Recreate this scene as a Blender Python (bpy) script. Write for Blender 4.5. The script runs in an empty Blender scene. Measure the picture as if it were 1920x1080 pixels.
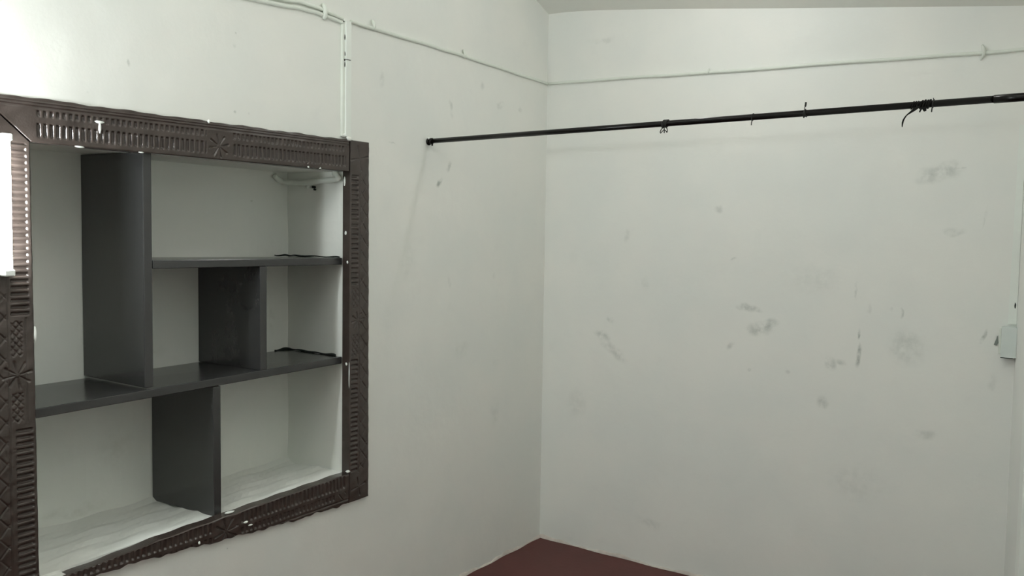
import bpy, math, random
import numpy as np
from mathutils import Vector, Matrix

random.seed(7); RNG = np.random.default_rng(11)
scene = bpy.context.scene
COL = scene.collection

# ------------------------------------------------------------------ camera
YAW, PITCH, ROLL, FPX = 0.6099, 0.05839, 0.01518, 1579.8
cam_d = bpy.data.cameras.new('camera'); cam = bpy.data.objects.new('camera', cam_d); COL.objects.link(cam)
fw = Vector((-math.sin(YAW)*math.cos(PITCH), math.cos(YAW)*math.cos(PITCH), -math.sin(PITCH)))
rt = Vector((math.cos(YAW), math.sin(YAW), 0)); up = rt.cross(fw)
r2 = rt*math.cos(ROLL) + up*math.sin(ROLL); u2 = -rt*math.sin(ROLL) + up*math.cos(ROLL)
M = Matrix((( r2.x, u2.x, -fw.x, 2.2578), (r2.y, u2.y, -fw.y, -3.5076), (r2.z, u2.z, -fw.z, 1.5), (0, 0, 0, 1)))
cam.matrix_world = M
cam_d.sensor_width = 36; cam_d.lens = FPX/1920*36; cam_d.clip_start = .02
scene.camera = cam

# ------------------------------------------------------------------ world, lights, exposure
w = bpy.data.worlds.new('world'); scene.world = w; w.use_nodes = True
w.node_tree.nodes['Background'].inputs[0].default_value = (.75, .85, 1, 1)
w.node_tree.nodes['Background'].inputs[1].default_value = .3
TUBE_STRENGTH = 75.0
BULB_STRENGTH = 275.0
CEILING_FILL_POWER = 23.0
ld = bpy.data.lights.new('ceiling_fill_light', 'AREA'); ld.shape = 'RECTANGLE'; ld.size = 1.1; ld.size_y = 1.0
ld.energy = CEILING_FILL_POWER; ld.color = (.985, 1.0, 1.0)
lo = bpy.data.objects.new('ceiling_fill_light', ld); COL.objects.link(lo)
lo.location = (1.3, -2.6, 2.3); lo.rotation_euler = (math.pi, 0, 0)      # added fill without a fitting, thrown up at the ceiling above the view
pd = bpy.data.lights.new('glint_light', 'POINT'); pd.energy = 4.5; pd.shadow_soft_size = .025; pd.color = (1.0, 1.0, .98)
po = bpy.data.objects.new('glint_light', pd); COL.objects.link(po); po.location = (1.08, -.68, 2.56)     # small unseen light added just above the view to make the carving glint
scene.cycles.diffuse_bounces = 10; scene.cycles.max_bounces = 14
vs = scene.view_settings
vs.view_transform = 'Standard'; vs.look = 'None'; vs.exposure = 0.17; vs.gamma = 1.0; vs.use_curve_mapping = False

# ------------------------------------------------------------------ helpers
def mesh_obj(name, verts, faces, mat=None, parent=None, smooth=False):
    me = bpy.data.meshes.new(name)
    o = bpy.data.objects.new(name, me); COL.objects.link(o)
    off = Vector((0, 0, 0))
    if parent is not None:
        o.parent = parent
        p = parent
        while p is not None:
            off += p.location; p = p.parent
    if isinstance(verts, np.ndarray):
        verts = (verts - np.array(off)).tolist()
    else:
        verts = [tuple(Vector(v)-off) for v in verts]
    me.from_pydata(verts, [], faces if isinstance(faces, list) else faces.tolist())
    me.validate(); me.update()
    if smooth:
        me.polygons.foreach_set('use_smooth', [True]*len(me.polygons))
    if mat: me.materials.append(mat)
    return o

def thing(name, label, cat, loc=(0, 0, 0), group=None):
    o = bpy.data.objects.new(name, None); COL.objects.link(o); o.location = loc; o.empty_display_size = .05
    tag(o, label, cat, group); return o
def tag(o, label=None, cat=None, group=None, kind=None):
    if label: o['label'] = label
    if cat: o['category'] = cat
    if group: o['group'] = group
    if kind: o['kind'] = kind
    return o

class MB:
    """collects verts and faces"""
    def __init__(s): s.v = []; s.f = []
    def add(s, v, f):
        n = len(s.v); s.v += [tuple(p) for p in v]; s.f += [[i+n for i in q] for q in f]; return s
    def box(s, a, b, bev=.0):
        (x0, y0, z0), (x1, y1, z1) = a, b
        if bev <= 0:
            return s.hexa([(x0,y0,z0),(x1,y0,z0),(x1,y1,z0),(x0,y1,z0),(x0,y0,z1),(x1,y0,z1),(x1,y1,z1),(x0,y1,z1)])
        # chamfered box: 24 verts
        v = []; idx = {}
        X = (x0, x1); Y = (y0, y1); Z = (z0, z1)
        for i in (0, 1):
            for j in (0, 1):
                for k in (0, 1):
                    sx, sy, sz = (1, -1)[i]*bev, (1, -1)[j]*bev, (1, -1)[k]*bev
                    for ax in range(3):
                        idx[i, j, k, ax] = len(v)
                        p = [X[i]+sx, Y[j]+sy, Z[k]+sz]
                        p[ax] = (X[i], Y[j], Z[k])[ax]
                        v.append(tuple(p))
        f = []
        for ax in range(3):
            o1, o2 = [a_ for a_ in range(3) if a_ != ax]
            for e in (0, 1):
                q = []
                for c in ((0, 0), (1, 0), (1, 1), (0, 1)):
                    t = [0, 0, 0]; t[ax] = e; t[o1], t[o2] = c
                    q.append(idx[t[0], t[1], t[2], ax])
                f.append(q)
        for ax in range(3):
            o1, o2 = [a_ for a_ in range(3) if a_ != ax]
            for c in ((0, 0), (1, 0), (1, 1), (0, 1)):
                a0 = [0, 0, 0]; a1 = [0, 0, 0]; a1[ax] = 1
                a0[o1], a0[o2] = c; a1[o1], a1[o2] = c
                f.append([idx[(*a0, o1)], idx[(*a1, o1)], idx[(*a1, o2)], idx[(*a0, o2)]])
        for i in (0, 1):
            for j in (0, 1):
                for k in (0, 1):
                    f.append([idx[i, j, k, 0], idx[i, j, k, 1], idx[i, j, k, 2]])
        return s.add(v, f)
    def hexa(s, p):
        return s.add(p, [[0,3,2,1],[4,5,6,7],[0,1,5,4],[1,2,6,5],[2,3,7,6],[3,0,4,7]])
    def tube(s, pts, r, n=10, cap=True):
        pts = [Vector(p) for p in pts]
        rs = r if isinstance(r, (list, tuple)) else [r]*len(pts)
        base = len(s.v); prev = None
        for i, p in enumerate(pts):
            t = (pts[min(i+1, len(pts)-1)] - pts[max(i-1, 0)]).normalized()
            ref = Vector((0, 0, 1)) if abs(t.z) < .9 else Vector((1, 0, 0))
            if prev is None: a = t.cross(ref).normalized()
            else: a = (prev - t*prev.dot(t)).normalized()
            prev = a; b = t.cross(a)
            for k in range(n):
                th = 2*math.pi*k/n
                s.v.append(tuple(p + (a*math.cos(th) + b*math.sin(th))*rs[i]))
        for i in range(len(pts)-1):
            for k in range(n):
                k2 = (k+1) % n
                s.f.append([base+i*n+k, base+i*n+k2, base+(i+1)*n+k2, base+(i+1)*n+k])
        if cap:
            s.f.append([base+k for k in range(n)][::-1])
            e = base+(len(pts)-1)*n
            s.f.append([e+k for k in range(n)])
        return s
    def blob(s, c, r, n=8, m=5, jit=.15):
        c = Vector(c); base = len(s.v)
        s.v.append((c.x, c.y, c.z-r[2]))
        for i in range(1, m):
            ph = -math.pi/2 + math.pi*i/m
            for k in range(n):
                th = 2*math.pi*k/n; q = 1+random.uniform(-jit, jit)
                s.v.append((c.x+r[0]*q*math.cos(ph)*math.cos(th), c.y+r[1]*q*math.cos(ph)*math.sin(th), c.z+r[2]*math.sin(ph)*q))
        s.v.append((c.x, c.y, c.z+r[2])); top = len(s.v)-1
        for k in range(n): s.f.append([base, base+1+(k+1) % n, base+1+k])
        for i in range(m-2):
            for k in range(n):
                a = base+1+i*n; s.f.append([a+k, a+(k+1) % n, a+n+(k+1) % n, a+n+k])
        a = base+1+(m-2)*n
        for k in range(n): s.f.append([a+k, a+(k+1) % n, top])
        return s
    def build(s, name, mat=None, parent=None, smooth=False):
        return mesh_obj(name, s.v, s.f, mat, parent, smooth)

def smoothpath(pts, n=6):
    """Catmull-Rom through the points"""
    P = [Vector(p) for p in pts]; out = []
    for i in range(len(P)-1):
        p0, p1, p2, p3 = P[max(i-1, 0)], P[i], P[i+1], P[min(i+2, len(P)-1)]
        for k in range(n):
            t = k/n
            out.append(.5*((2*p1) + (p2-p0)*t + (2*p0-5*p1+4*p2-p3)*t*t + (3*p1-p0-3*p2+p3)*t**3))
    out.append(P[-1]); return out

# ------------------------------------------------------------------ materials
def new_mat(name):
    m = bpy.data.materials.new(name); m.use_nodes = True
    nt = m.node_tree; return m, nt, nt.nodes['Principled BSDF']
def simple(name, col, rough=.5, spec=.5, metal=0., var=.12, nscale=30., bump=.0, bscale=120.):
    m, nt, b = new_mat(name); N, L = nt.nodes, nt.links
    tc = N.new('ShaderNodeTexCoord')
    no = N.new('ShaderNodeTexNoise'); no.inputs['Scale'].default_value = nscale; no.inputs['Detail'].default_value = 5
    L.new(tc.outputs['Object'], no.inputs['Vector'])
    mx = N.new('ShaderNodeMix'); mx.data_type = 'RGBA'
    L.new(no.outputs['Fac'], mx.inputs[0])
    mx.inputs[6].default_value = (*[c*(1-var) for c in col], 1); mx.inputs[7].default_value = (*[min(1, c*(1+var)) for c in col], 1)
    L.new(mx.outputs[2], b.inputs['Base Color'])
    b.inputs['Roughness'].default_value = rough; b.inputs['Specular IOR Level'].default_value = spec; b.inputs['Metallic'].default_value = metal
    if bump:
        n2 = N.new('ShaderNodeTexNoise'); n2.inputs['Scale'].default_value = bscale; n2.inputs['Detail'].default_value = 4
        L.new(tc.outputs['Object'], n2.inputs['Vector'])
        bp = N.new('ShaderNodeBump'); bp.inputs['Strength'].default_value = bump; bp.inputs['Distance'].default_value = .004
        L.new(n2.outputs['Fac'], bp.inputs['Height']); L.new(bp.outputs[0], b.inputs['Normal'])
    return m

def wall_mat(name, col, axis, spots, dirt=(.30, .34, .31), rough=.62):
    """painted plaster with brushed relief; spots = scuffs (a, b, radius_a, radius_b, turn, strength) in wall coordinates"""
    m, nt, b = new_mat(name); N, L = nt.nodes, nt.links
    tc = N.new('ShaderNodeTexCoord')
    def noise(scale, det=4, rough_=.5, vec=None):
        n = N.new('ShaderNodeTexNoise'); n.inputs['Scale'].default_value = scale; n.inputs['Detail'].default_value = det
        n.inputs['Roughness'].default_value = rough_
        L.new(vec or tc.outputs['Object'], n.inputs['Vector']); return n.outputs['Fac']
    def mrange(x, a, c, d, e):
        n = N.new('ShaderNodeMapRange'); n.interpolation_type = 'SMOOTHSTEP'
        for i, v in zip(range(1, 5), (a, c, d, e)): n.inputs[i].default_value = v
        L.new(x, n.inputs[0]); return n.outputs[0]
    def math_(op, x, y):
        n = N.new('ShaderNodeMath'); n.operation = op
        for i, q in enumerate((x, y)):
            if isinstance(q, (int, float)): n.inputs[i].default_value = q
            else: L.new(q, n.inputs[i])
        return n.outputs[0]
    # broad patchiness of the coats of paint
    mx = N.new('ShaderNodeMix'); mx.data_type = 'RGBA'
    L.new(mrange(noise(2.6, 3), .3, .7, 0, 1), mx.inputs[0])
    mx.inputs[6].default_value = (col[0]*.965, col[1]*.975, col[2]*.975, 1); mx.inputs[7].default_value = (col[0]*1.02, col[1]*1.01, col[2]*1.0, 1)
    cur = mx.outputs[2]
    mx = N.new('ShaderNodeMix'); mx.data_type = 'RGBA'
    L.new(mrange(noise(9, 6, .6), .58, .8, 0, .10), mx.inputs[0]); L.new(cur, mx.inputs[6])
    mx.inputs[7].default_value = (*[c*.72 for c in col], 1); cur = mx.outputs[2]
    brk = mrange(noise(26, 6, .6), .30, .72, 0, 1)
    # a little bend of the coordinates so scuffs are irregular
    wn = N.new('ShaderNodeTexNoise'); wn.inputs['Scale'].default_value = 14; L.new(tc.outputs['Object'], wn.inputs['Vector'])
    vm = N.new('ShaderNodeVectorMath'); vm.operation = 'MULTIPLY_ADD'; L.new(wn.outputs['Color'], vm.inputs[0])
    vm.inputs[1].default_value = (.05, .05, .05); 
    v2 = N.new('ShaderNodeVectorMath'); v2.operation = 'ADD'; L.new(tc.outputs['Object'], v2.inputs[0]); v2.inputs[1].default_value = (-.025, -.025, -.025)
    L.new(v2.outputs[0], vm.inputs[2])
    acc = None
    for (a, c, ra, rb, turn, st) in spots:
        mp = N.new('ShaderNodeMapping'); mp.vector_type = 'TEXTURE'
        if axis == 'back':
            mp.inputs['Location'].default_value = (a, 0, c); mp.inputs['Rotation'].default_value = (0, -math.radians(turn), 0); mp.inputs['Scale'].default_value = (ra, 1, rb)
        else:
            mp.inputs['Location'].default_value = (0, a, c); mp.inputs['Rotation'].default_value = (math.radians(turn), 0, 0); mp.inputs['Scale'].default_value = (1, ra, rb)
        L.new(vm.outputs[0] if ra > .02 or rb > .02 else tc.outputs['Object'], mp.inputs['Vector'])
        ln = N.new('ShaderNodeVectorMath'); ln.operation = 'LENGTH'; L.new(mp.outputs[0], ln.inputs[0])
        mk = mrange(ln.outputs['Value'], 1.0, .25, 0, st)
        acc = mk if acc is None else math_('ADD', acc, mk)
    if acc is not None:
        fac = math_('MULTIPLY', acc, brk)
        n = N.new('ShaderNodeClamp'); L.new(fac, n.inputs[0])
        mx = N.new('ShaderNodeMix'); mx.data_type = 'RGBA'; L.new(n.outputs[0], mx.inputs[0]); L.new(cur, mx.inputs[6])
        mx.inputs[7].default_value = (*dirt, 1); cur = mx.outputs[2]
    L.new(cur, b.inputs['Base Color'])
    b.inputs['Roughness'].default_value = rough; b.inputs['Specular IOR Level'].default_value = .35
    h = math_('ADD', math_('MULTIPLY', noise(7, 2), 1.0), math_('MULTIPLY', noise(70, 5, .6), .10))
    bp = N.new('ShaderNodeBump'); bp.inputs['Strength'].default_value = .35; bp.inputs['Distance'].default_value = .012
    L.new(h, bp.inputs['Height']); L.new(bp.outputs[0], b.inputs['Normal'])
    return m

WALL = (.81, .822, .795)
left_spots = [(-.805, 1.735, .035, .016, 50, .9), (-.745, 1.80, .035, .018, 65, .45), (-1.097, 1.865, .03, .004, -15, .4), (-1.15, 2.10, .05, .02, 80, .25),
 (-.744, 2.04, .015, .05, 15, .4), (-.525, 2.17, .02, .03, 0, .3), (-.383, 2.10, .04, .02, 30, .35), (-.233, 2.10, .03, .02, 0, .35), (-2.168, 1.975, .006, .014, 10, .7),
 (-1.815, 2.092, .008, .012, 0, .45), (-1.81, 2.131, .005, .005, 0, .7), (-1.761, 1.887, .005, .005, 0, .9), (-1.814, 1.886, .008, .006, 0, .5), (-2.285, 1.875, .006, .006, 0, .5),
 (-.742, 1.31, .012, .03, 0, .25), (-.418, 1.331, .02, .02, 0, .22), (-1.85, .493, .004, .004, 0, .9), (-.65, 1.02, .08, .05, 20, .12), (-.4, .7, .05, .09, 0, .12), (-1.0, 1.4, .07, .1, 0, .10)]
back_spots = [(.335, 1.046, .06, .03, -20, .5), (.40, .975, .10, .035, -35, .42), (1.04, 1.222, .07, .02, -8, .65), (1.10, 1.14, .09, .035, 15, .60), (.963, 1.055, .035, .018, 35, .5), (.892, 1.642, .03, .022, 0, .35),
 (1.481, 1.14, .008, .03, 5, .75), (1.484, 1.052, .014, .055, -6, .85), (1.42, 1.03, .03, .018, 0, .4), (1.467, 1.32, .008, .05, -5, .4), (1.376, 1.02, .03, .04, 10, .45), (1.35, .854, .035, .035, 0, .42),
 (1.744, 1.768, .10, .045, 15, .5), (1.82, 1.785, .02, .004, 5, .7), (1.806, 1.55, .05, .022, 10, .3), (1.659, 1.11, .09, .09, 0, .3), (1.902, 1.609, .008, .05, 0, .4), (1.738, .78, .05, .03, 0, .28),
 (1.519, 1.245, .012, .03, 0, .3), (1.636, 1.231, .008, .03, 0, .5), (1.60, 1.25, .007, .012, 0, .5), (1.048, .958, .012, .010, 30, .6), (.376, 1.125, .03, .02, 10, .3), (.963, 1.424, .025, .008, 5, .45), (1.21, .965, .015, .012, 0, .3),
 (.45, 1.52, .02, .05, -10, .2), (.55, 1.30, .03, .04, 0, .18), (.594, .20, .09, .03, -10, .2), (.3, 2.43, .1, .02, 0, .2), (1.30, 1.35, .15, .08, 0, .14), (.2, .7, .07, .1, 0, .15), (1.5, .55, .15, .1, 0, .13), (1.95, 1.0, .02, .05, 0, .2),
 (1.915, 1.168, .012, .03, -15, .9)]
M_left = wall_mat('left_wall_paint', WALL, 'left', left_spots)
M_back = wall_mat('back_wall_paint', WALL, 'back', back_spots)
M_niche = wall_mat('niche_plaster', (.81, .825, .79), 'left', [(-1.464, 1.627, .008, .005, 0, .9), (-1.37, 1.171, .02, .08, 0, .25), (-2.15, .62, .16, .03, 0, .35), (-2.0, .8, .1, .1, 0, .15), (-1.9, 1.1, .1, .05, 0, .2)], dirt=(.33, .34, .26))
M_ceil = wall_mat('ceiling_paint', (.775, .78, .735), 'back', [])
M_right = wall_mat('right_wall_paint', WALL, 'left', [(-.1, .35, .03, .02, 0, .3)])
M_white = simple('white_trim_paint', (.80, .84, .80), rough=.42, var=.03)
M_pipe = simple('white_pipe_paint', (.74, .78, .72), rough=.5, var=.05, bump=.2, bscale=90)
M_floor = simple('red_oxide_floor', (.098, .029, .027), rough=.55, spec=.35, var=.22, nscale=6, bump=.15, bscale=40)
M_lip = simple('plaster_edge', (.58, .53, .49), rough=.8, var=.25, nscale=40, bump=.3)
M_wood = simple('dark_brown_gloss_paint', (.052, .039, .034), rough=.17, spec=.6, var=.35, nscale=22, bump=.12, bscale=180)
M_board = simple('dark_board_paint', (.033, .033, .034), rough=.22, spec=.8, var=.2, nscale=8, bump=.05, bscale=60)
M_rod = simple('black_brown_rod', (.006, .005, .0045), rough=.2, spec=.22, var=.3, nscale=60)
M_wire = simple('black_wire', (.008, .008, .007), rough=.55, var=.2)
M_cloth = simple('black_cloth', (.009, .009, .008), rough=.9, spec=.2, var=.3, nscale=90)
M_dark = simple('dark_gap_and_shadow', (.03, .035, .032), rough=.9, spec=.1)
M_spot = simple('white_paint_drip', (.85, .88, .84), rough=.45, var=.05)
M_steel = simple('bright_nail_steel', (.75, .77, .75), rough=.22, metal=1., var=.05)
M_plastic = simple('white_plastic', (.78, .80, .78), rough=.4, var=.03)
M_box = simple('switch_box_paint', (.66, .72, .70), rough=.5, var=.06)
def emit(name, col, s):
    m, nt, b = new_mat(name); b.inputs['Base Color'].default_value = (.9, .9, .9, 1)
    b.inputs['Emission Color'].default_value = (*col, 1); b.inputs['Emission Strength'].default_value = s; return m
M_tube = emit('lit_tube', (.92, 1.0, 1.0), TUBE_STRENGTH)
M_bulb = emit('lit_bulb', (.95, 1.0, 1.0), BULB_STRENGTH)

# ------------------------------------------------------------------ the setting
def struct(o, label=None):
    o['kind'] = 'structure'
    if label: o['label'] = label
    return o
YR = -4.4            # rear wall, behind the camera
def xr(t): return 2.018 + .14*t      # the right wall splays outwards
# floor
mb = MB().box((-.1, YR-.1, -.08), (3.0, .1, 0)); struct(mb.build('floor', M_floor), 'dark red oxide cement floor')
# wall_left with rectangular recess for the shelf unit
HY0, HY1, HZ0, HZ1 = -2.555, -1.245, .575, 1.832          # rebate in the wall that takes the frame
NF = dict(y0=-2.445, y1=-1.326, zb0=.580, zb1=.622, zt=1.735)   # niche mouth at x = -.026
XB = -.372
v = []; f = []
def q(*pts):
    n = len(v); v.extend(pts); f.append([n, n+1, n+2, n+3])
ZT = 3.4
# the face of the wall around the recess, in strips
def face(y0, y1, z0, z1): q((0, y0, z0), (0, y1, z0), (0, y1, z1), (0, y0, z1))
face(YR, HY0, 0, ZT); face(HY1, 0, 0, ZT); face(HY0, HY1, 0, HZ0); face(HY0, HY1, HZ1, ZT)
xs = -.026
q((0, HY0, HZ0), (0, HY1, HZ0), (xs, HY1, HZ0), (xs, HY0, HZ0)); q((0, HY0, HZ1), (xs, HY0, HZ1), (xs, HY1, HZ1), (0, HY1, HZ1))
q((0, HY0, HZ0), (xs, HY0, HZ0), (xs, HY0, HZ1), (0, HY0, HZ1)); q((0, HY1, HZ0), (0, HY1, HZ1), (xs, HY1, HZ1), (xs, HY1, HZ0))
n0, n1 = NF['y0'], NF['y1']; b0, b1, nt_ = NF['zb0'], NF['zb1'], NF['zt']
q((xs, HY0, HZ0), (xs, n0, b0), (xs, n0, nt_), (xs, HY0, HZ1)); q((xs, HY1, HZ0), (xs, HY1, HZ1), (xs, n1, nt_), (xs, n1, b1))
q((xs, HY0, HZ0), (xs, HY1, HZ0), (xs, n1, b1), (xs, n0, b0)); q((xs, HY0, HZ1), (xs, n0, nt_), (xs, n1, nt_), (xs, HY1, HZ1))
wall_left = struct(mesh_obj('wall_left', v, f, M_left), 'off-white painted left wall with the shelf niche')
# lining of the niche (plaster): gently rounded floor and walls
B0, B1 = (-2.45, .568), (-1.292, .601)
def niche_pt(s, t, side):
    """s across mouth 0..1, t depth 0..1"""
    x = xs + (XB-xs)*t
    yl = n0 + (B0[0]-n0)*t; yrr = n1 + (B1[0]-n1)*t
    y = yl + (yrr-yl)*s
    zb = (b0+(b1-b0)*s)*(1-t) + (B0[1]+(B1[1]-B0[1])*s)*t
    zt = nt_ + (.010)*t
    return x, y, zb, zt
nv = []; nf = []
def grid(nu, nvv, fn):
    base = len(nv)
    for j in range(nvv+1):
        for i in range(nu+1): nv.append(fn(i/nu, j/nvv))
    for j in range(nvv):
        for i in range(nu):
            a = base+j*(nu+1)+i; nf.append([a, a+1, a+nu+2, a+nu+1])
def wob(a, b, s=.0025): return s*(math.sin(a*17+b*9)+math.sin(a*7-b*23+1.3))
grid(40, 12, lambda s, t: (lambda p: (p[0], p[1], p[2] + wob(p[1]*2, p[0]*3)*min(1, t*5) + .014*max(0, (t-.86)/.14)**2))(niche_pt(s, t, 0)))   # floor with a coved back edge
grid(30, 8, lambda s, t: (lambda p: (p[0]-.004*(t > .99), p[1]+.004*(s-.5)*(t>.01), p[3]))(niche_pt(s, t, 0)))                                                      # ceiling
def backp(s, h):
    p = niche_pt(s, 1, 0); return (p[0] + .0015*(1+math.sin(s*31+h*13)), p[1] + .02*(s-.5), p[2]-.02 + (p[3]-p[2]+.03)*h)
grid(30, 30, backp)
grid(12, 30, lambda t, h: (lambda p: (p[0], p[1], p[2]-.02 + (p[3]-p[2]+.03)*h))(niche_pt(0, t, 0)))
grid(12, 30, lambda t, h: (lambda p: (p[0], p[1] + .002*math.sin(h*21+t*4)*min(1, t*6), p[2]-.02 + (p[3]-p[2]+.03)*h))(niche_pt(1, t, 0)))
mesh_obj('niche_lining', nv, nf, M_niche, wall_left, smooth=False)
# wall_back follows the sloping ceiling
ce = [(-.1, 2.600), (.0, 2.592), (.10, 2.589), (.27, 2.574), (.62, 2.530), (.99, 2.480), (1.5, 2.412), (2.1, 2.334), (3.0, 2.23)]
def cz(x, y):
    for (xa, za), (xb, zb_) in zip(ce, ce[1:]):
        if x <= xb or xb == 3.0: 
            z = za + (zb_-za)*(x-xa)/(xb-xa); break
    return z + .36*min(1.1, max(0, -y)) 
v = []; f = []
for i, (x, z) in enumerate(ce): v += [(x, 0, 0), (x, 0, z+.05)]
for i in range(len(ce)-1): a = 2*i; f.append([a, a+2, a+3, a+1])
struct(mesh_obj('wall_back', v, f, M_back), 'off-white scuffed back wall below the sloping ceiling')
# ceiling
ys = [0.02, 0, -.3, -.7, -1.1, -2.5, YR-.05]; xs_ = [c[0] for c in ce]
v = [(x, y, cz(x, y)) for y in ys for x in xs_]; n = len(xs_)
f = [[j*n+i, (j+1)*n+i, (j+1)*n+i+1, j*n+i+1] for j in range(len(ys)-1) for i in range(n-1)]
struct(mesh_obj('ceiling', v, f, M_ceil), 'grey-white sloping ceiling')
# right wall: splayed return, white door casing further on
v = [(xr(0), .0, 0), (xr(.47), -.47, 0), (xr(.47), -.47, 2.9), (xr(0), .0, 2.9)]
struct(mesh_obj('wall_right', v, [[0, 3, 2, 1]], M_right), 'off-white right wall seen edge-on')
v = [(xr(.47)+.02, -.47, 0), (xr(4.4)+.02, -4.4, 0), (xr(4.4)+.02, -4.4, 3.2), (xr(.47)+.02, -.47, 3.2)]
struct(mesh_obj('wall_right', v, [[0, 3, 2, 1]], M_right), 'off-white right wall beyond the door casing')
mb = MB(); mb.hexa([(xr(.46)-.004, -.46, 0), (xr(.46)+.05, -.46, 0), (xr(.57)+.05, -.57, 0), (xr(.57)-.004, -.57, 0),
                    (xr(.46)-.004, -.46, 1.25), (xr(.46)+.05, -.46, 1.25), (xr(.57)+.05, -.57, 1.25), (xr(.57)-.004, -.57, 1.25)])
struct(mb.build('trim_1', M_white), 'white painted casing at the lower right edge')
# rear wall with its window (behind the camera)
wx0, wx1, wz0, wz1 = .6, 1.7, 1.6, 2.6
v = []; f = []
for (a0, a1, c0, c1) in ((-.1, wx0, 0, 3.4), (wx1, 3.0, 0, 3.4), (wx0, wx1, 0, wz0), (wx0, wx1, wz1, 3.4)): q((a0, YR, c0), (a1, YR, c0), (a1, YR, c1), (a0, YR, c1))
struct(mesh_obj('wall_rear', v, f, M_right), 'off-white wall behind the camera')
mb = MB()
for (a, b) in (((wx0, YR-.04, wz0), (wx0+.05, YR+.02, wz1)), ((wx1-.05, YR-.04, wz0), (wx1, YR+.02, wz1)), ((wx0+.05, YR-.04, wz0), (wx1-.05, YR+.02, wz0+.05)), ((wx0+.05, YR-.04, wz1-.05), (wx1-.05, YR+.02, wz1))): mb.box(a, b)
struct(mb.build('window_1', M_white), 'window frame behind the camera')

# ragged plaster edge along the floor
def lip(name, P0, P1, nrm, label):
    P0, P1, nrm = Vector(P0), Vector(P1), Vector(nrm); n = 90; v = []; f = []
    for i in range(n+1):
        p = P0.lerp(P1, i/n); h = .011 + .006*math.sin(i*.35+1) + .003*math.sin(i*1.3) ; d = .007 + .003*math.sin(i*.5)
        v += [tuple(p + Vector((0, 0, h))), tuple(p + nrm*d*.6 + Vector((0, 0, h*.8))), tuple(p + nrm*d + Vector((0, 0, .001)))]
    for i in range(n):
        a = 3*i
        for k in (0, 1): f.append([a+k, a+3+k, a+4+k, a+1+k])
    return struct(mesh_obj(name, v, f, M_lip, None, True), label)
lip('baseboard_back', (0, -.0005, 0), (2.0, -.0005, 0), (0, -1, 0), 'ragged plaster edge where back wall meets red floor')
lip('baseboard_left', (.0005, -1.6, 0), (.0005, 0, 0), (1, 0, 0), 'ragged plaster edge where left wall meets red floor')

# ------------------------------------------------------------------ built-in shelf unit with carved frame
unit = thing('built_in_shelf', 'dark brown built-in shelf unit with carved frame set in the left wall niche', 'shelf', (0, -1.88, .55))
XF = .015; XK = -.025
def sm(x): x = np.clip(x, 0, 1); return x*x*(3-2*x)
def flutes_y(Y, Z, y0, y1, zlo, zhi, pitch, D=.005, gap=None):
    """upright grooves side by side along y"""
    fr = (Y-y0)/pitch; c = np.abs(fr-np.floor(fr)-.5)*2
    prof = sm((.66-c)/.34)
    a = sm((Z-zlo)/.008)*sm((zhi-Z)/.005)*((Y > y0) & (Y < y1))
    if gap: a = a*(np.abs(Y-gap[0]) > gap[1])
    return D*prof*a
def flutes_z(Y, Z, z0, z1, ylo, yhi, pitch, D=.005):
    fr = (Z-z0)/pitch; c = np.abs(fr-np.floor(fr)-.5)*2
    prof = sm((.66-c)/.34)
    a = sm((Y-ylo)/.005)*sm((yhi-Y)/.005)*((Z > z0) & (Z < z1))
    return D*prof*a
def vline(d, w): return np.clip(1-np.abs(d)/w, 0, 1)
def star(Y, Z, yc, zc, R, n=8, D=.005):
    dy, dz = Y-yc, Z-zc; r = np.hypot(dy, dz); th = np.arctan2(dz, dy); out = 0*Y
    for k in range(n):
        a = 2*math.pi*k/n + .2
        al = dy*math.cos(a)+dz*math.sin(a); ac = -dy*math.sin(a)+dz*math.cos(a)
        wd = .0055*np.clip(al/R, .25, 1)
        out = np.maximum(out, vline(ac, wd)*sm((al-.004)/.004)*sm((R-al)/.008))
    return D*out
def hatch(Y, Z, y0, y1, z0, z1, w=.021, D=.0028, cross=True):
    inside = sm((Y-y0)/.003)*sm((y1-Y)/.003)*sm((Z-z0)/.004)*sm((z1-Z)/.004)
    def lines(t):
        fr = t/w; c = np.abs(fr-np.floor(fr)-.5)*w; return vline(c, .0028)
    l = lines(Y*.9+Z*.75)
    if cross: l = np.maximum(l, lines(Y*.9-Z*.75+.004))
    return D*l*inside
def zigzag(Y, Z, yc, amp, z0, z1, period=.05, D=.003):
    fr = Z/period; tri = np.abs((fr-np.floor(fr))*4-2)-1
    return D*np.maximum(vline(Y-(yc+amp*tri), .003), .8*vline(Y-(yc-amp*tri), .003))*((Z > z0) & (Z < z1))

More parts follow.
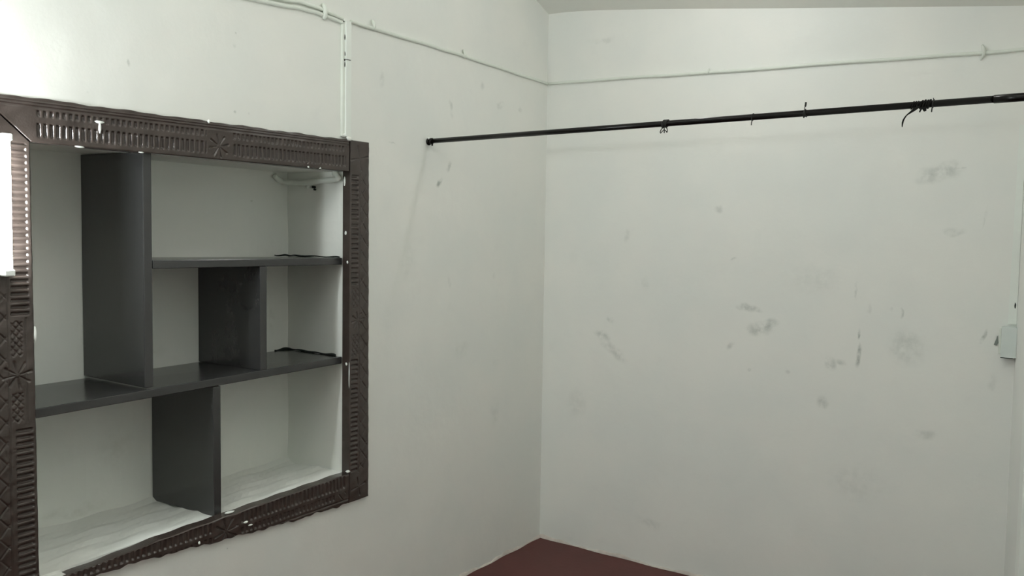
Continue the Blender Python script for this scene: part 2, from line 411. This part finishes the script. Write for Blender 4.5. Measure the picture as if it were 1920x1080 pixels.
def carve_board(name, p00, p10, p11, p01, nu, nvv, depth, edge0=None, edge1=None, long='y'):
    """front face = bilinear patch of four (y,z) corners, relief cut into it, sides run back to XK"""
    U, V = np.meshgrid(np.linspace(0, 1, nu+1), np.linspace(0, 1, nvv+1))
    P = [(1-U)*(1-V)*p00[k] + U*(1-V)*p10[k] + U*V*p11[k] + (1-U)*V*p01[k] for k in (0, 1)]
    Y, Z = P
    if edge0 is not None: Z = Z + edge0(Y)*(1-V)
    if edge1 is not None: Z = Z + edge1(Y)*V
    D = depth(Y, Z)
    e = np.minimum(np.minimum(V, 1-V)*math.dist(p00, p01), np.minimum(U, 1-U)*math.dist(p00, p10))
    D = np.maximum(D, .004*np.clip(1-e/.004, 0, 1)**2)
    D = D + .0005*np.sin(Y*61+Z*37)+.0004*np.sin(Z*143-Y*83)
    X = XF - D
    n = nu+1
    front = np.stack([X.ravel(), Y.ravel(), Z.ravel()], 1)
    I = np.arange((nvv+1)*n).reshape(nvv+1, n)
    qd = np.stack([I[:-1, :-1].ravel(), I[:-1, 1:].ravel(), I[1:, 1:].ravel(), I[1:, :-1].ravel()], 1)
    cy = (p10[0]-p00[0])*(p01[1]-p00[1])-(p10[1]-p00[1])*(p01[0]-p00[0])
    if cy < 0: qd = qd[:, ::-1]
    rim = np.concatenate([I[0, :], I[1:, -1], I[-1, -2::-1], I[-2:0:-1, 0]])
    rv = front[rim]; bk = rv.copy(); bk[:, 0] = XK
    m = len(rim); o = len(front)
    verts = np.concatenate([front, rv, bk])
    k = np.arange(m); k2 = (k+1) % m
    side = np.stack([o+k, o+m+k, o+m+k2, o+k2], 1)
    if cy < 0: side = side[:, ::-1]
    faces = qd.tolist()+side.tolist()+[(o+m+np.arange(m))[::1 if cy < 0 else -1].tolist()]
    ob = mesh_obj(name, verts, faces, M_wood, unit)
    sf = np.zeros(len(ob.data.polygons), bool); sf[:len(qd)] = True
    ob.data.polygons.foreach_set('use_smooth', sf)
    return ob
lerp = lambda y, ya, a, yb, b: a + (b-a)*(np.asarray(y)-ya)/(yb-ya)
# top board
def d_top(Y, Z):
    r1lo = lerp(Y, -2.438, 1.790, -1.375, 1.799); r1hi = lerp(Y, -2.438, 1.811, -1.375, 1.823)
    r2lo = lerp(Y, -2.438, 1.738, -1.375, 1.747); r2hi = lerp(Y, -2.438, 1.778, -1.375, 1.788)
    g = (-1.884, .045)
    d = flutes_y(Y, Z, -2.43, -1.352, r1lo, r1hi, .0165, .0042, g) + flutes_y(Y, Z, -2.43, -1.352, r2lo, r2hi, .0165, .0052, g)
    zr = lerp(Y, -2.438, 1.818, -1.375, 1.829)
    d = d + .0035*vline(Z-zr, .004) + .0035*vline(Z-zr-.008, .004) + .003*sm((Z-zr-.011)/.003)
    d = np.maximum(d, star(Y, Z, -1.884, 1.771, .040, 8, .0045))
    return d
carve_board('frame_board', (-2.441, 1.727), (-1.3345, 1.733), (-1.3345, 1.847), (-2.567, 1.839), 760, 76, d_top, edge1=lambda y: .0012*np.sin(y*31)+.0008*np.sin(y*83))
# right board (full height)
def d_right(Y, Z):
    d = flutes_z(Y, Z, 1.318, 1.722, -1.325, -1.287, .0178, .0052) + flutes_z(Y, Z, .622, 1.050, -1.325, -1.287, .0178, .0052)
    d = np.maximum(d, .003*vline(Y+1.2815, .003)*((Z > .62) & (Z < 1.73)))
    d = np.maximum(d, hatch(Y, Z, -1.278, -1.240, .63, 1.73, .040, .0030, True))
    d = np.maximum(d, star(Y, Z, -1.290, 1.19, .036, 8, .004))
    d = np.maximum(d, hatch(Y, Z, -1.322, -1.285, 1.235, 1.312, .016, .003)); d = np.maximum(d, hatch(Y, Z, -1.322, -1.285, 1.056, 1.14, .016, .003))
    d = np.maximum(d, star(Y, Z, -1.283, 1.785, .05, 4, .004)); d = np.maximum(d, star(Y, Z, -1.282, .565, .04, 4, .004))
    return d
carve_board('frame_board', (-1.329, .512), (-1.228, .514), (-1.234, 1.848), (-1.329, 1.848), 56, 760, d_right)
# left board
def d_left(Y, Z):
    d = flutes_z(Y, Z, 1.283, 1.722, -2.499, -2.452, .0166, .0055) + flutes_z(Y, Z, .60, 1.000, -2.492, -2.448, .0166, .0055)
    d = np.maximum(d, .003*vline(Y+2.505, .003)*((Z > .58) & (Z < 1.73)))
    d = np.maximum(d, hatch(Y, Z, -2.552, -2.508, .60, 1.76, .040, .003))
    d = np.maximum(d, hatch(Y, Z, -2.500, -2.470, 1.18, 1.275, .015, .0032)); d = np.maximum(d, hatch(Y, Z, -2.500, -2.470, 1.01, 1.09, .015, .0032))
    d = np.maximum(d, star(Y, Z, -2.485, 1.135, .04, 8, .0042))
    d = np.maximum(d, .0025*vline(Y+2.462, .0025)*((Z > 1.01) & (Z < 1.28)))
    return d
carve_board('frame_board', (-2.570, .545), (-2.4385, .545), (-2.443, 1.7265), (-2.5705, 1.8375), 66, 760, d_left)
# bottom board, its lower edge buried unevenly in plaster
ey = [-2.57, -2.29, -2.11, -1.85, -1.57, -1.33]; ez = [.553, .551, .546, .528, .514, .512]
def d_bot(Y, Z):
    hi = np.interp(Y, [-2.44, -2.04, -1.357], [.576, .594, .621]); lo = np.interp(Y, [-2.44, -2.04, -1.357], [.556, .559, .571])
    g = (-1.864, .05)
    d = flutes_y(Y, Z, -2.43, -1.345, lo, hi, .0172, .0052, g)
    d = d + flutes_y(Y, Z, -2.43, -1.40, lo-.034, lo-.009, .0172, .0045, g)
    d = np.maximum(d, star(Y, Z, -1.864, .556, .048, 8, .0055))
    d = np.maximum(d, hatch(Y, Z, -1.395, -1.345, .530, .560, .03, .0035, False))
    d = d + .003*vline(Z-lo+.042, .004)
    return d
def wobz(y): return np.interp(y, ey, ez)-.512 + .0022*np.sin(y*37)+.0016*np.sin(y*97+1)+.0012*np.sin(y*151)
def wobt(y): return np.interp(y, [-2.44, -2.26, -2.095, -1.853, -1.33], [.570, .581, .595, .605, .6235])-np.interp(y, [-2.44, -1.33], [.570, .6235]) + .0012*np.sin(y*53)
carve_board('frame_board', (-2.4375, .512), (-1.3300, .512), (-1.3300, .6235), (-2.4375, .570), 700, 70, d_bot, edge0=wobz, edge1=wobt)
# shelves and dividers
def slab(name, p):  # eight corners
    return MB().hexa(p).build(name, M_board, unit)
def board_x(name, y0, y1, z00, z01, z10, z11, x1=-.027):
    """upright divider: bottom front z00, bottom back z01, top front z10, top back z11"""
    x0 = XB+.003; c = .002
    mb = MB().hexa([(x0, y0, z01), (x1, y0+c*0, z00), (x1, y1, z00), (x0, y1, z01), (x0, y0, z11), (x1, y0, z10), (x1, y1, z10), (x0, y1, z11)])
    o = mb.build(name, M_board, unit); 
    bv = o.modifiers.new('bevel', 'BEVEL'); bv.width = .0025; bv.segments = 2; bv.limit_method = 'ANGLE'
    return o
def shelf(y0, y1, za0, za1, t, x1=-.026):
    """za = top front height at y0 / y1"""
    x0 = XB+.002
    mb = MB().hexa([(x0, y0, za0-t), (x1, y0, za0-t), (x1, y1, za1-t), (x0, y1+.030, za1-t-.006), (x0, y0, za0), (x1, y0, za0), (x1, y1, za1), (x0, y1+.030, za1-.006)])
    o = mb.build('shelf', M_board, unit)
    bv = o.modifiers.new('bevel', 'BEVEL'); bv.width = .0022; bv.segments = 2; bv.limit_method = 'ANGLE'
    return o
board_x('divider', -2.112, -2.0845, 1.0455, 1.046, 1.733, 1.742)
shelf(-2.0838, -1.330, 1.421, 1.421, .0255)
shelf(-2.443, -1.330, 1.0325, 1.0555, .0255)
board_x('divider', -1.697, -1.670, 1.0475, 1.045, 1.3952, 1.3952)
board_x('divider', -1.880, -1.852, .598, .587, 1.0172, 1.015)
# dark joint where shelves meet the plaster unevenly
def joint(pts, r):
    mb = MB(); p = smoothpath(pts, 8); p = [Vector(a)+Vector((0, 0, .0015*math.sin(i*.8))) for i, a in enumerate(p)]
    mb.tube(p, [r*(1+.3*math.sin(i*.55)) for i in range(len(p))], 6)
    return mb.build('joint', M_dark, unit)
joint([(-.06, -1.331, 1.058), (-.15, -1.322, 1.056), (-.26, -1.310, 1.054), (-.36, -1.300, 1.053), (-.366, -1.36, 1.051)], .004)
joint([(-.04, -1.331, 1.4225), (-.15, -1.322, 1.4225), (-.30, -1.305, 1.422), (-.364, -1.30, 1.422), (-.366, -1.36, 1.422)], .0028)
# paint on the frame and nails
def drip(c, r, label=None):
    o = MB().blob(c, r).build('paint_drip', M_spot, unit, True)
    if label: o['label'] = label
    return o
drip((XF+.001, -2.262, 1.7985), (.003, .014, .004), 'white T-shaped paint splash'); drip((XF+.001, -2.262, 1.783), (.003, .004, .016))
drip((XF-.002, -2.317, 1.7275), (.003, .014, .003)); drip((XF-.002, -2.14, 1.7285), (.003, .008, .002)); drip((XF+.0, -1.92, 1.842), (.003, .005, .006))
drip((-.010, -1.3285, 1.512), (.006, .0015, .008)); drip((.000, -1.3285, 1.405), (.005, .0015, .006)); drip((-.016, -1.3295, 1.700), (.005, .003, .018))
drip((-.004, -1.3285, 1.03), (.006, .0015, .006)); drip((.011, -1.329, .99), (.0015, .002, .05)); drip((XF-.003, -2.4395, 1.235), (.004, .004, .022), 'white chip on the inner edge')
drip((.0, -1.842, .6095), (.010, .020, .0025)); drip((XF-.004, -1.334, .632), (.008, .009, .005)); drip((XF+.0, -1.790, .566), (.003, .010, .004)); drip((XF+.0, -1.772, .552), (.003, .009, .003)); drip((XF, -1.963, .548), (.0025, .004, .005)); drip((XF-.001, -1.335, 1.8525), (.004, .014, .009))
for (y, z) in ((-1.531, 1.7345), (-1.477, 1.7335)):
    mb = MB(); mb.tube([(XF-.006, y, z), (XF+.002, y, z), (XF+.0045, y, z), (XF+.0055, y, z)], [.003, .003, .0052, .002], 10)
    mb.build('nail', M_steel, unit, True)

# painted pipe in the top right corner of the niche
pipe = thing('painted_pipe', 'white painted pipe bent around the top right corner inside the shelf niche', 'pipe', (-.2, -1.33, 1.70))
pp = smoothpath([(-.062, -1.337, 1.731), (-.045, -1.341, 1.722), (-.036, -1.344, 1.709), (-.060, -1.344, 1.705), (-.12, -1.338, 1.7035), (-.22, -1.328, 1.700), (-.30, -1.322, 1.702), (-.348, -1.330, 1.707), (-.358, -1.350, 1.716), (-.358, -1.366, 1.728)], 7)
MB().tube(pp, [.0105+.0012*math.sin(i*.6) for i in range(len(pp))], 12).build('tube', M_pipe, pipe, True)
mb = MB(); mb.tube([(-.215, -1.312, 1.686), (-.215, -1.333, 1.684)], .007, 10); mb.build('peg', M_pipe, pipe, True)
mb = MB(); mb.tube([(-.19, -1.314, 1.683), (-.19, -1.326, 1.683)], .005, 8); mb.tube([(-.186, -1.314, 1.674), (-.186, -1.323, 1.674)], .0035, 8); mb.build('screw', M_dark, pipe, True)

# ------------------------------------------------------------------ tube lamp at the left edge of the frame
lamp = thing('tube_lamp', 'lit white tube lamp upright on the left board of the carved frame', 'lamp', (XF, -2.525, 1.39))
LY = -2.514
MB().box((XF+.0005, LY-.020, 1.392), (XF+.011, LY+.016, 1.735), .002).build('batten', M_plastic, lamp)
MB().tube([(XF+.024, LY, 1.405), (XF+.024, LY, 1.722)], .0105, 16).build('tube', M_tube, lamp, True)
for z0 in (1.388, 1.722): MB().box((XF+.008, LY-.013, z0), (XF+.037, LY+.013, z0+.017), .003).build('lamp_holder', M_plastic, lamp)

# lit bulb in a wall holder just left of the frame (left of the picture)
BX, BY, BZ = .095, -2.80, 1.80
lamp2 = thing('wall_bulb', 'lit round white bulb in a wall holder left of the carved frame', 'lamp', (0, BY, BZ))
MB().tube([(.0, BY, BZ-.005), (.012, BY, BZ-.005), (.014, BY, BZ-.005)], [.042, .042, .03], 24).build('rose', M_plastic, lamp2, True)
MB().tube([(.013, BY, BZ-.005), (.03, BY, BZ-.002), (.05, BY, BZ)], [.018, .02, .022], 16).build('holder', M_plastic, lamp2, True)
prof = [(.051, .016), (.060, .022), (.072, .030), (.088, .0345), (.102, .0345), (.116, .029), (.126, .019), (.131, .006)]
MB().tube([(x_-.095+BX, BY, BZ) for x_, r_ in prof], [r_ for x_, r_ in prof], 24).build('bulb', M_bulb, lamp2, True)

# ------------------------------------------------------------------ cables on the walls
def cable(name, label, runs, parent_loc, r=.0055):
    t = thing(name, label, 'cable', parent_loc)
    for pts in runs: 
        p = smoothpath(pts, 8); MB().tube([Vector(a)+Vector((0, 0, .0008*math.sin(i*.9))) for i, a in enumerate(p)], r, 10).build('cable_run', M_left if False else M_pipe, t, True)
    return t
c1 = cable('wall_cable', 'white painted cable along the left wall above the rod and niche', [[(.006, -1.322, 2.271), (.006, -1.2, 2.270), (.006, -.9, 2.271), (.006, -.666, 2.269), (.006, -.3, 2.262), (.006, -.012, 2.257)]], (0, -.7, 2.26), .0065)
for (y, z) in ((-1.21, 2.276), (-.666, 2.271)):
    mb = MB(); mb.tube([(.003, y-.004, z+.024), (.010, y-.002, z+.012), (.014, y, z), (.008, y+.002, z-.010)], [.004, .006, .006, .004], 8); mb.build('cable_clip', M_pipe, c1, True)
c2 = cable('wall_cable', 'pair of white painted cables on the left wall left of the upright casing', [[(.006, -2.0, 2.262), (.006, -1.674, 2.272), (.006, -1.558, 2.284), (.006, -1.465, 2.283), (.006, -1.362, 2.272)], [(.006, -2.0, 2.240), (.006, -1.70, 2.252), (.006, -1.558, 2.264), (.006, -1.465, 2.266), (.006, -1.362, 2.258)]], (0, -1.6, 2.25), .0065)
mb = MB(); mb.tube([(.004, -1.455, 2.303), (.013, -1.453, 2.290), (.015, -1.452, 2.275), (.012, -1.450, 2.262), (.006, -1.450, 2.252)], [.006, .008, .008, .008, .006], 8); mb.build('cable_clip', M_pipe, c2, True)
c3 = cable('wall_cable', 'white painted cable running across the back wall above the black rod', [[(.012, -.006, 2.256), (.445, -.006, 2.244), (.855, -.006, 2.228), (1.424, -.006, 2.212), (1.875, -.006, 2.196), (2.01, -.006, 2.194)]], (1.0, 0, 2.22), .0065)
mb = MB(); mb.tube([(1.868, -.003, 2.226), (1.873, -.010, 2.212), (1.876, -.0145, 2.197), (1.872, -.006, 2.184), (1.864, -.003, 2.172)], [.003, .006, .006, .004, .002], 8); mb.build('cable_clip', M_pipe, c3, True)
mb = MB(); mb.tube([(.83, -.003, 2.244), (.832, -.012, 2.236), (.832, -.010, 2.226)], [.004, .005, .004], 8); mb.build('cable_clip', M_pipe, c3, True)
# upright casing strip down to the frame
cas = thing('cable_casing', 'upright white cable casing on the left wall above the carved frame', 'casing', (0, -1.34, 1.856))
MB().box((.0, -1.355, 1.858), (.016, -1.327, 2.268), .002).build('casing_cover', M_white, cas)
MB().box((.0, -1.367, 1.858), (.011, -1.3545, 2.262), .001).build('casing_base', M_pipe, cas)
for (y, z, h) in ((-1.3555, 2.208, .022), (-1.3545, 2.150, .018), (-1.357, 2.128, .010), (-1.3555, 2.112, .02), (-1.361, 2.262, .007)):
    MB().blob((.0105, y-.0005, z), (.003, .0022, h/2)).build('gap_mark', M_dark, cas, True)
mb = MB(); mb.tube([(.004, -1.366, 2.129), (.0178, -1.353, 2.130), (.0182, -1.334, 2.130)], .0012, 6); mb.build('tie_wire', M_wire, cas, True)
MB().blob((.006, -1.352, 1.864), (.008, .018, .010)).build('plaster_dab', M_spot, cas, True)
# casing in the right corner and switch box below
cas2 = thing('cable_casing', 'thin white cable casing down the right corner above the switch box', 'casing', (2.0, 0, 1.215))
MB().hexa([(1.992, -.013, 1.222), (2.019, -.013, 1.222), (2.0175, -.001, 1.222), (1.992, -.001, 1.222), (1.998, -.013, 1.93), (2.019, -.013, 1.93), (2.0175, -.001, 1.93), (1.998, -.001, 1.93)]).build('casing_cover', M_white, cas2)
MB().blob((2.012, -.012, 1.288), (.003, .003, .012)).build('gap_mark', M_dark, cas2, True)
sb = thing('switch_box', 'small pale grey box in the right corner below the white casing', 'box', (2.0, -.03, 1.10))
MB().hexa([(1.976, -.045, 1.103), (2.0238, -.045, 1.103), (2.0178, -.001, 1.103), (1.976, -.001, 1.103), (1.976, -.045, 1.212), (2.0238, -.045, 1.212), (2.0178, -.001, 1.212), (1.976, -.001, 1.212)]).build('box_body', M_box, sb)
MB().box((1.976, -.045, 1.1005), (2.014, -.002, 1.1028)).build('box_shadow_strip', M_dark, sb)  # dark strip standing in for the shadow under the box
mb = MB(); mb.add([(1.950, -.001, 1.142), (1.958, -.001, 1.139), (1.964, -.001, 1.150), (1.961, -.001, 1.176), (1.950, -.003, 1.142), (1.958, -.004, 1.139), (1.964, -.004, 1.150), (1.961, -.003, 1.176)], [[0, 1, 2, 3], [7, 6, 5, 4], [0, 4, 5, 1], [1, 5, 6, 2], [2, 6, 7, 3], [3, 7, 4, 0]])
mb.build('broken_chip', simple('grey_chip', (.22, .25, .23), rough=.8), sb)
MB().box((1.966, -.010, 1.112), (1.9735, -.002, 1.205), .001).build('back_plate', M_pipe, sb)

# ------------------------------------------------------------------ the rod
RY, RZ = -.885, 1.889
def rz(x): return RZ + .006*x/2
rod = thing('hanging_rod', 'long black-brown metal rod spanning the corner from wall to wall', 'rod', (0, RY, RZ))
xe = xr(.885)
MB().tube([(.014, RY, rz(0)), (.8, RY, rz(.8)), (2.0, RY, rz(2.0))], .0098, 20).build('pole', M_rod, rod, True)
MB().tube([(2.0, RY, rz(2.0)), (xe-.003, RY, rz(xe))], .0115, 20).build('sleeve', M_rod, rod, True)
MB().tube([(.001, RY, RZ-.002), (.006, RY, RZ-.002), (.008, RY, RZ-.002)], [.0145, .0145, .0105], 18).build('flange', M_rod, rod, True)
MB().tube([(.010, RY, RZ), (.013, RY, RZ), (.022, RY, RZ), (.024, RY, RZ)], [.010, .0125, .0125, .0098], 18).build('collar', M_rod, rod, True)
MB().tube([(.024, RY-.004, RZ-.010), (.026, RY-.005, RZ-.019)], .0035, 8).build('screw', M_rod, rod, True)
MB().blob((.008, RY-.006, RZ+.011), (.006, .004, .005)).build('plaster_chip', M_spot, rod, True)
def ring(mb, x, r, rr, slant=0., n=20, a0=0, a1=2*math.pi):
    mb.tube([(x + slant*math.sin(a0+(a1-a0)*i/n), RY + r*math.cos(a0+(a1-a0)*i/n), rz(x) + r*math.sin(a0+(a1-a0)*i/n)) for i in range(n+1)], rr, 6)
GT = 'wire ties on the black rod'
# twisted wire with loops
t = thing('wire_tie', 'black twisted wire tie with small loops hanging under the rod', 'wire', (1.04, RY, rz(1.04)), GT)
mb = MB()
for dx in (-.006, -.001, .004, .008): ring(mb, 1.04+dx, .0118, .0021, .004)
mb.build('wrap', M_wire, t, True)
mb = MB(); zb = rz(1.04)-.012
mb.tube(smoothpath([(1.043, RY-.003, zb), (1.032, RY-.006, zb-.004), (1.026, RY-.006, zb-.014), (1.027, RY-.005, zb-.019), (1.034, RY-.004, zb-.012), (1.040, RY-.006, zb-.009), (1.047, RY-.006, zb-.014), (1.050, RY-.005, zb-.018), (1.050, RY-.004, zb-.008), (1.045, RY-.003, zb)], 5), .0016, 6)
mb.tube(smoothpath([(1.040, RY-.006, zb-.002), (1.041, RY-.007, zb-.010), (1.040, RY-.006, zb-.020)], 5), .0017, 6)
mb.build('loop', M_wire, t, True)
# thin wire with a tail below
t = thing('wire_tie', 'thin black wire round the rod with one short tail hanging down', 'wire', (1.339, RY, rz(1.339)), GT)
mb = MB(); ring(mb, 1.339, .0108, .0015, .002); mb.build('wrap', M_wire, t, True)
MB().tube(smoothpath([(1.339, RY-.006, rz(1.34)-.009), (1.338, RY-.008, rz(1.34)-.018), (1.337, RY-.007, rz(1.34)-.026)], 4), .0015, 6).build('tail', M_wire, t, True)
# wire with a stub above
t = thing('wire_tie', 'black wire round the rod with its end sticking up', 'wire', (1.5, RY, rz(1.5)), GT)
mb = MB(); ring(mb, 1.499, .0112, .0018, .002); ring(mb, 1.502, .0110, .0014, -.002); mb.build('wrap', M_wire, t, True)
MB().tube(smoothpath([(1.499, RY-.004, rz(1.5)+.008), (1.499, RY-.003, rz(1.5)+.016), (1.501, RY-.002, rz(1.5)+.022), (1.502, RY-.002, rz(1.5)+.033)], 4), [.0012]*7+[.0028]*6, 6).build('tail', M_wire, t, True)
MB().tube([(1.499, RY-.006, rz(1.5)-.008), (1.498, RY-.006, rz(1.5)-.015)], .0018, 6).build('tail', M_wire, t, True)
# cloth strip tied round the rod
t = thing('cloth_strip', 'black cloth strip knotted round the rod with a long thin tail', 'cloth', (1.825, RY, rz(1.825)))
mb = MB()
for k, dx in enumerate((-.010, -.003, .004, .010)): ring(mb, 1.832+dx, .0108+.0008*(k % 2), .0022, .004)
for k in range(3): ring(mb, 1.812-.006*k, .0102, .0013, .003)
mb.build('knot', M_cloth, t, True)
def ribbon(pts, ws, name='tail', th=.0012):
    p = smoothpath(pts, 6); n = len(p); v = []; f = []
    for i, a in enumerate(p):
        tn = (p[min(i+1, n-1)]-p[max(i-1, 0)]).normalized(); sd = tn.cross(Vector((0, 1, 0))).normalized()
        wd = np.interp(i/(n-1), np.linspace(0, 1, len(ws)), ws)/2
        for (s, d) in ((-1, -1), (1, -1), (1, 1), (-1, 1)): v.append(tuple(a + sd*s*wd + Vector((0, d*th, 0))))
    for i in range(n-1):
        a = 4*i
        for k in range(4): f.append([a+k, a+(k+1) % 4, a+4+(k+1) % 4, a+4+k])
    f.append([3, 2, 1, 0]); e = 4*(n-1); f.append([e, e+1, e+2, e+3])
    return mesh_obj(name, v, f, M_cloth, t)
yo = RY-.008
ribbon([(1.818, yo, 1.889), (1.805, yo-.002, 1.880), (1.796, yo-.003, 1.873), (1.787, yo-.003, 1.866), (1.780, yo-.002, 1.856), (1.7765, yo-.001, 1.846), (1.7755, yo, 1.834)], [.007, .008, .005, .0028, .004, .0045, .002])
ribbon([(1.808, yo+.002, 1.886), (1.801, yo, 1.886), (1.796, yo, 1.881)], [.003, .003, .002])
ribbon([(1.826, yo, 1.886), (1.823, yo-.002, 1.880), (1.819, yo-.001, 1.872)], [.004, .004, .0035])
ribbon([(1.832, yo, 1.886), (1.832, yo-.003, 1.880), (1.8335, yo-.002, 1.874)], [.008, .010, .006], th=.003)
t = thing('wire_tie', 'black wire beside the knotted cloth with a bent tail below the rod', 'wire', (1.852, RY, rz(1.852)), GT)
mb = MB(); ring(mb, 1.852, .0112, .0016, .002); mb.build('wrap', M_wire, t, True)
MB().tube(smoothpath([(1.854, RY-.006, rz(1.85)-.008), (1.851, RY-.008, rz(1.85)-.012), (1.8495, RY-.007, rz(1.85)-.024)], 5), .0017, 6).build('tail', M_wire, t, True)
MB().tube([(1.852, RY, rz(1.85)+.010), (1.852, RY, rz(1.85)+.016)], .0012, 6).build('tail', M_wire, t, True)
